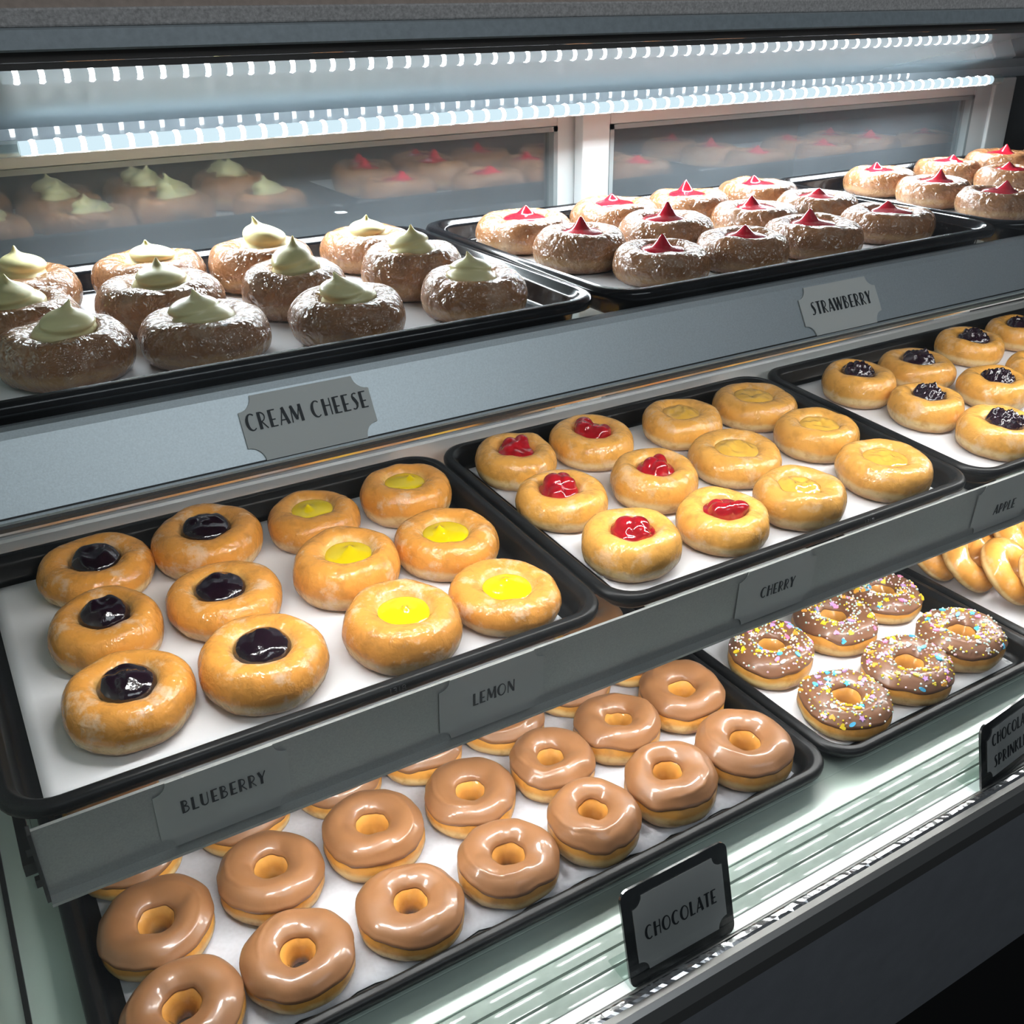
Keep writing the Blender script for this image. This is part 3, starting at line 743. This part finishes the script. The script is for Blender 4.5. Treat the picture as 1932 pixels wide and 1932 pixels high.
D = {
    'c1': (0.104, 0.2991, 0.0434, 0.0322),
    'c2': (0.1999, 0.2978, 0.0447, 0.0322),
    'c3': (0.2875, 0.2805, 0.0433, 0.0361),
    'c4': (0.3887, 0.2937, 0.0415, 0.0322),
    'c5': (0.0905, 0.2123, 0.0434, 0.0322),
    'c6': (0.1869, 0.2083, 0.0447, 0.0342),
    'c7': (0.2824, 0.1893, 0.0396, 0.0362),
    'c8': (0.3819, 0.1904, 0.0404, 0.0376),
    'c9': (0.107, 0.1249, 0.0416, 0.031),
    'c10': (0.1938, 0.1186, 0.0441, 0.0294),
    'c11': (0.2905, 0.1075, 0.0416, 0.0306),
    'c12': (0.3935, 0.1094, 0.0406, 0.0314),
    's1': (0.5454, 0.2846, 0.0459, 0.0304),
    's2': (0.6616, 0.2973, 0.0452, 0.0305),
    's3': (0.7607, 0.2983, 0.0442, 0.0302),
    's4': (0.8589, 0.299, 0.0435, 0.0316),
    's5': (0.5461, 0.1912, 0.041, 0.0329),
    's6': (0.6436, 0.1927, 0.0451, 0.0343),
    's7': (0.7727, 0.2108, 0.0431, 0.0285),
    's8': (0.8601, 0.2116, 0.0429, 0.0306),
    's9': (0.5753, 0.1133, 0.0411, 0.0285),
    's10': (0.6613, 0.1084, 0.04, 0.0306),
    's11': (0.7531, 0.1137, 0.0449, 0.0301),
    's12': (0.8601, 0.1207, 0.0442, 0.0285),
    'r1': (1.058, 0.2999, 0.0426, 0.0288),
    'r2': (1.1835, 0.3019, 0.0406, 0.0295),
    'r3': (1.2839, 0.3003, 0.0422, 0.032),
    'r4': (1.0492, 0.2156, 0.0411, 0.0285),
    'r5': (1.1933, 0.2216, 0.0395, 0.0285),
    'r6': (1.0463, 0.1313, 0.0423, 0.0285),
    'r7': (1.4046, 0.2975, 0.045, 0.0298),
    'r8': (1.2868, 0.2166, 0.0407, 0.0286),
    'b1': (0.1082, 0.2673, 0.0461, 0.0315),
    'b2': (0.2029, 0.2659, 0.0475, 0.036),
    'b3': (0.0965, 0.1715, 0.0424, 0.0373),
    'b4': (0.1897, 0.172, 0.0456, 0.0313),
    'b5': (0.0946, 0.0832, 0.0449, 0.0351),
    'b6': (0.1891, 0.0755, 0.0473, 0.0359),
    'l1': (0.2983, 0.2557, 0.0422, 0.0332),
    'l2': (0.3927, 0.2556, 0.0428, 0.0379),
    'l3': (0.2927, 0.1634, 0.046, 0.038),
    'l4': (0.3854, 0.1577, 0.0457, 0.0356),
    'l5': (0.2965, 0.0642, 0.047, 0.038),
    'l6': (0.3907, 0.065, 0.0461, 0.0285),
    'h1': (0.5246, 0.2695, 0.044, 0.0343),
    'h2': (0.6203, 0.2677, 0.0458, 0.0337),
    'h3': (0.5199, 0.1753, 0.0439, 0.0339),
    'h4': (0.6211, 0.1612, 0.0441, 0.038),
    'h5': (0.5287, 0.0754, 0.045, 0.038),
    'h6': (0.6295, 0.0675, 0.0448, 0.0344),
    'a1': (0.7368, 0.2583, 0.0449, 0.0337),
    'a2': (0.8444, 0.2558, 0.0492, 0.033),
    'a3': (0.7317, 0.1631, 0.0494, 0.0321),
    'a4': (0.8476, 0.16, 0.0455, 0.0362),
    'a5': (0.7246, 0.0646, 0.0446, 0.0363),
    'a6': (0.8459, 0.0649, 0.0484, 0.0361),
    'k1': (1.0034, 0.241, 0.0454, 0.038),
    'k2': (1.1127, 0.2423, 0.0465, 0.033),
    'k3': (1.2456, 0.2625, 0.0446, 0.0345),
    'k4': (1.3585, 0.2637, 0.0449, 0.0325),
    'k5': (1.0191, 0.1524, 0.0428, 0.0356),
    'k6': (1.1453, 0.1518, 0.0451, 0.0342),
    'k7': (1.2633, 0.1648, 0.0435, 0.0285),
    'k8': (1.0323, 0.063, 0.0465, 0.037),
    'f1': (0.0733, -0.014, 0.0434, 0.0309),
    'f2': (0.1608, -0.0113, 0.0421, 0.0285),
    'f3': (0.2521, -0.0156, 0.0427, 0.0288),
    'f4': (0.3427, -0.0152, 0.0422, 0.0321),
    'f5': (0.4289, -0.016, 0.0412, 0.0378),
    'f6': (0.5155, -0.0138, 0.0427, 0.038),
    'f7': (0.6049, -0.0131, 0.0456, 0.0375),
    'g1': (0.0755, 0.0746, 0.0442, 0.0309),
    'g2': (0.1681, 0.0743, 0.0427, 0.0332),
    'g3': (0.2583, 0.0706, 0.0427, 0.038),
    'g4': (0.353, 0.0695, 0.0421, 0.0321),
    'g5': (0.4388, 0.0654, 0.0399, 0.0362),
    'g6': (0.5207, 0.0741, 0.0416, 0.038),
    'g7': (0.6068, 0.0805, 0.0437, 0.038),
    'e1': (0.0735, 0.1631, 0.0432, 0.0309),
    'e2': (0.17, 0.1611, 0.0431, 0.0312),
    'e3': (0.2599, 0.1569, 0.0426, 0.033),
    'e4': (0.3443, 0.1529, 0.0408, 0.033),
    'e5': (0.4325, 0.1488, 0.0427, 0.033),
    'e6': (0.5219, 0.1613, 0.0434, 0.033),
    'e7': (0.6083, 0.1674, 0.0422, 0.033),
    'p1': (0.7367, 0.0859, 0.0463, 0.038),
    'p2': (0.8433, 0.0938, 0.0477, 0.0349),
    'p3': (0.9398, 0.1074, 0.0457, 0.0285),
    'p4': (0.7435, -0.0135, 0.0465, 0.03),
    'p5': (0.8411, -0.0106, 0.0478, 0.0353),
    'p6': (0.9368, -0.0038, 0.047, 0.0364),
    'e8': (0.075, 0.252, 0.044, 0.033),
    'e9': (0.6059, 0.254, 0.0434, 0.033),
}
ROWS = {0: 'back row', 1: 'middle row', 2: 'front row'}
ORD = ['first', 'second', 'third', 'fourth', 'fifth', 'sixth', 'seventh', 'eighth']
def rowname(k, per): return ROWS[(k - 1) // per]
# upper shelf: cream cheese (four columns), strawberry (four columns), and the next tray of red jelly
for k in range(1, 13):
    col = 3 - (k - 1) % 4
    filled_donut('cream', 'T', D['c%d' % k], 'cream-cheese-topped donut, %s of its tray, %s from the strawberry tray' % (rowname(k, 4), ORD[col]), 'cream cheese donuts')
for k in range(1, 13):
    filled_donut('strawberry', 'T', D['s%d' % k], 'strawberry donut, %s above the STRAWBERRY card, %s from the cream cheese tray' % (rowname(k, 4), ORD[(k - 1) % 4]), 'strawberry donuts')
for k, w in ((1, 'back row, first from the twelve-donut tray'), (2, 'back row, second from the twelve-donut tray'), (3, 'back row, third from the twelve-donut tray'), (7, 'back row, fourth from the twelve-donut tray'),
             (4, 'middle row, first from the twelve-donut tray'), (5, 'middle row, second from the twelve-donut tray'), (8, 'middle row, third from the twelve-donut tray'), (6, 'front row beside the twelve-donut tray')):
    filled_donut('strawberry', 'T', D['r%d' % k], 'red-jelly donut near the end post, ' + w, 'red jelly donuts near the end post')
# middle shelf
for k in range(1, 7):
    filled_donut('blueberry', 'M', D['b%d' % k], 'blueberry donut with glossy black jam, %s, %s' % (rowname(k, 2), ('at the open paper end', 'beside the lemon donuts')[(k - 1) % 2]), 'blueberry donuts')
    filled_donut('lemon', 'M', D['l%d' % k], 'lemon donut with yellow jelly, %s, %s' % (rowname(k, 2), ('beside the blueberry donuts', 'beside the cherry tray')[(k - 1) % 2]), 'lemon donuts')
    filled_donut('cherry', 'M', D['h%d' % k], 'cherry donut with lumpy red jam, %s, %s' % (rowname(k, 2), ('beside the lemon tray', 'beside the apple donuts')[(k - 1) % 2]), 'cherry donuts')
    filled_donut('apple', 'M', D['a%d' % k], 'apple donut with amber filling, %s, %s' % (rowname(k, 2), ('beside the cherry donuts', 'beside the dark berry tray')[(k - 1) % 2]), 'apple donuts')
for k, w in ((1, 'back row, first from the apple donuts'), (2, 'back row, second from the apple donuts'), (3, 'back row, third from the apple donuts'), (4, 'back row, fourth from the apple donuts'),
             (5, 'middle row, first from the apple donuts'), (6, 'middle row, second from the apple donuts'), (7, 'middle row, third from the apple donuts'), (8, 'front row beside the apple donuts')):
    filled_donut('raspberry', 'M', D['k%d' % k], 'donut heaped with dark berry jam, ' + w, 'dark berry donuts')
# lower deck: chocolate rings
for k in range(1, 8):
    for pre, row in (('f', 'front row'), ('g', 'second row'), ('e', 'third row')):
        ring_donut('B', D['%s%d' % (pre, k)], 'chocolate-iced ring donut, %s, %s from the sprinkle tray' % (row, ORD[7 - k]), 'chocolate ring donuts', 'milk_choc', 'chocolate_ring_donut')
ring_donut('B', D['e8'], 'chocolate-iced ring donut in the fourth row, at the case-end corner', 'chocolate ring donuts', 'milk_choc', 'chocolate_ring_donut')
ring_donut('B', D['e9'], 'chocolate-iced ring donut in the fourth row, glimpsed between blueberry and cherry trays', 'chocolate ring donuts', 'milk_choc', 'chocolate_ring_donut')
# sprinkle rings
def heart():
    P = []
    for i in range(16):
        t = 2 * PI * i / 16; P.append((.21 * 16 * math.sin(t) ** 3 * .001, (13 * math.cos(t) - 5 * math.cos(2 * t) - 2 * math.cos(3 * t) - math.cos(4 * t)) * .21 * .001))
    return P
def star(): return [((.0036 if i % 2 == 0 else .0019) * math.cos(PI * i / 5), (.0036 if i % 2 == 0 else .0019) * math.sin(PI * i / 5)) for i in range(10)]
def disc(a, b): return [(a * math.cos(2 * PI * i / 12), b * math.sin(2 * PI * i / 12)) for i in range(12)]
def flat_mesh(name, P, t, m_):
    n = len(P); V = [(x, y, 0) for x, y in P] + [(x, y, t) for x, y in P]
    F = [tuple(range(n))[::-1], tuple(range(n, 2 * n))] + [(i, (i + 1) % n, (i + 1) % n + n, i + n) for i in range(n)]
    me = bpy.data.meshes.new(name); me.from_pydata(V, [], F); me.materials.append(MAT[m_]); return me
SHAPES = []
for c in ('blue', 'pink', 'yellow', 'orange', 'lilac', 'white'):
    SHAPES += [('sugar_heart', flat_mesh('sugar_heart', heart(), .0013, 'sug_' + c)), ('sugar_star', flat_mesh('sugar_star', star(), .0013, 'sug_' + c)), ('sugar_drop', flat_mesh('sugar_drop', disc(.0036, .0019), .0019, 'sug_' + c))]
PEARLS = []
for c, wgt in (('white', 4), ('yellow', 3), ('mint', 3), ('rose', 3)):
    b = bmesh.new(); bmesh.ops.create_icosphere(b, subdivisions=2, radius=.00125)
    me = bpy.data.meshes.new('sugar_pearl'); b.to_mesh(me); b.free(); me.polygons.foreach_set('use_smooth', [True] * len(me.polygons)); me.materials.append(MAT['sug_' + c])
    PEARLS += [me] * wgt
def sprinkle_ring(q, label):
    r, s = ring_donut('B', q, label, 'sprinkle ring donuts', 'dark_choc', 'sprinkle_ring_donut')
    R, h = q[2], q[3]; g = random.Random(int(s * 5000) + 1)
    def spot():
        a = g.uniform(0, 2 * PI)
        t = g.uniform(26, 40.5)
        i = int(t); p = SR[i].lerp(SR[i + 1], t - i); d = SR[i + 1] - SR[i]
        nr = Vector((d.y * h, -d.x * R)).normalized()
        c = deform(Vector((p[0] * R * math.cos(a), p[0] * R * math.sin(a), p[1] * h)), R, h, s, .07)
        n3 = Vector((nr.x * math.cos(a), nr.x * math.sin(a), nr.y))
        return c + n3 * .0016, n3
    for k in range(36):
        c, n3 = spot(); nm, me = g.choice(SHAPES)
        o = bpy.data.objects.new(nm, me); COL.objects.link(o); o.parent = r
        rot = n3.to_track_quat('Z', 'Y').to_matrix().to_4x4() @ Matrix.Rotation(g.uniform(0, 6.28), 4, 'Z') @ Matrix.Rotation(g.uniform(-.25, .25), 4, 'X')
        o.matrix_local = T3(c) @ rot
    for k in range(95):
        c, n3 = spot(); o = bpy.data.objects.new('sugar_pearl', g.choice(PEARLS)); COL.objects.link(o); o.parent = r; o.location = c + n3 * .0005
    # the countless remaining pearls
    b = bmesh.new(); mats = ['white', 'yellow', 'mint', 'rose']
    for k in range(190):
        c, n3 = spot(); v = bmesh.ops.create_icosphere(b, subdivisions=1, radius=.00122, matrix=T3(c + n3 * .0004)); mi = g.randrange(4)
        for f in {f for vv in v['verts'] for f in vv.link_faces}: f.material_index = mi; f.smooth = True
    me = bpy.data.meshes.new('sugar_pearls'); b.to_mesh(me); b.free()
    for c in mats: me.materials.append(MAT['sug_' + c])
    o = bpy.data.objects.new('sugar_pearls', me); COL.objects.link(o); o.parent = r; o['kind'] = 'stuff'
for k in range(1, 7):
    sprinkle_ring(D['p%d' % k], 'chocolate ring with coloured sprinkles, %s, %s from the plain chocolate tray' % (('back row seen', 'front row')[(k - 1) // 3], ORD[(k - 1) % 3]))
# glazed rings leaning on one another like fallen dominoes
def glazed(loc, R, h, tilt, az, label):
    s = nseed(); r = empty('glazed_ring_donut', T3(loc) @ Matrix.Rotation(az, 4, 'Z') @ Matrix.Rotation(tilt, 4, 'X') @ Matrix.Rotation(s * 5, 4, 'Z') @ T3((0, 0, -h / 2)), label, 'donut', 'glazed ring donuts', 'thing')
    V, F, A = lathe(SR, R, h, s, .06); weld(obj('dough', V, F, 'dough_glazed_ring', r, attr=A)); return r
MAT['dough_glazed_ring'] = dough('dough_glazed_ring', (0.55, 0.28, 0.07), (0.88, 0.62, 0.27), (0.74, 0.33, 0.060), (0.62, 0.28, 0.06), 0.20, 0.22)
ZB = TRAY_Z['B'] - FLOOR
GR = [((1.052, .125, .041), .043, .027, 42, 20, 'glazed ring leaning upright, furthest back against the sprinkle tray'),
      ((1.066, .083, .041), .043, .027, 42, 20, 'glazed ring leaning upright, second along from the sprinkle tray, hole showing'),
      ((1.084, .041, .041), .043, .027, 42, 20, 'glazed ring leaning upright, third along from the sprinkle tray'),
      ((1.096, -.001, .041), .043, .027, 42, 20, 'glazed ring leaning upright, nearest the glass'),
      ((1.150, .125, .041), .043, .027, 42, 18, 'glazed ring at the top back of the leaning heap'),
      ((1.165, .083, .041), .043, .027, 42, 20, 'glazed ring at the far side of the leaning heap')]

for loc, R, h, tilt, az, lab in GR:
    glazed(Vector((loc[0], loc[1], ZB + loc[2])), R, h, math.radians(tilt), math.radians(az), lab)

# ---------------------------------------------------------------- name cards on the shelf lips
def card(M, w, h, text, tw, th, tx, tz, material, label):
    V, F = slab(plaque_outline(w, h, .009), .0008)
    o = obj('name_card', V, F, material); o.matrix_world = M; tag(o, label, 'name card', 'flavour name cards')
    V, F = lettering(text, th, tw); t = obj('lettering', V, F, 'ink', o); t.location = (tx, -.0001, tz)
    return o
LEAN_U = math.atan2(.0185, .0306)
def card_u(x, w, text, tw, th, tx, tz, label):
    M = T3((x, .029 - .0198, .2454 - .0369)) @ Matrix.Rotation(-LEAN_U, 4, 'X') @ T3((0, -.0012, 0))
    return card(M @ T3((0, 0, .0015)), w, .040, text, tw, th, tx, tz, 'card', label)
card_u(.2225, .083, 'CREAM CHEESE', .0775, .0105, 0.0000, .0040, 'grey card lettered CREAM CHEESE on the upper shelf lip')
card_u(.6810, .088, 'STRAWBERRY', .0690, .0105, 0.0010, .0020, 'grey card lettered STRAWBERRY on the upper shelf lip')
def card_m(x, w, text, tw, th, tx, tz, label):
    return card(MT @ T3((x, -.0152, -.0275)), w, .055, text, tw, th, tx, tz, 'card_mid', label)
card_m(.1290, .088, 'BLUEBERRY', .0560, .0105, 0.0000, .0035, 'grey card lettered BLUEBERRY on the middle shelf lip')
card_m(.3325, .090, 'LEMON', .0360, .0110, 0.0010, .0015, 'grey card lettered LEMON on the middle shelf lip')
card_m(.6220, .092, 'CHERRY', .0410, .0110, 0.0020, -.0005, 'grey card lettered CHERRY on the middle shelf lip')
card_m(.9400, .092, 'APPLE', .0350, .0110, 0.0050, -.0070, 'grey card lettered APPLE on the middle shelf lip')

# ---------------------------------------------------------------- standing signs on the white strip
def sign(x, y, lean, h, lines, label, yaw=0.0):
    r = empty('sign_stand', T3((x, y, -.2236)) @ Matrix.Rotation(yaw, 4, 'Z'), label, 'sign', 'standing flavour signs', 'thing')
    w = .102; lean = math.radians(lean)
    P = rr(w, h, .008, 5)
    V, F = slab([(a, b + h / 2) for a, b in P], .0022); p = obj('sign_plate', V, F, 'plate', r)
    p.rotation_euler = (-lean, 0, 0)
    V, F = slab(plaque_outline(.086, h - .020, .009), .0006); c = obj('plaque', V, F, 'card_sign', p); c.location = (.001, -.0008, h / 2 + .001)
    for t, tw, th, z in lines:
        V, F = lettering(t, th, tw); l = obj('lettering', V, F, 'ink', c); l.location = (0, -.0001, z)
    box('sign_foot', (-w / 2, .0, .0), (w / 2, .030, .002), 'acrylic', r)
    return r
sign(.4165, -.156, 15, .083, [('CHOCOLATE', .0690, .0120, -.001)], 'black standing sign lettered CHOCOLATE on the white strip by the rail')
sign(.8160, -.156, 13, .070, [('CHOCOLATE', .0700, .0120, .013), ('SPRINKLES', .0640, .0120, -.010)], 'black standing sign in front of the sprinkle rings, partly out of view', .1)
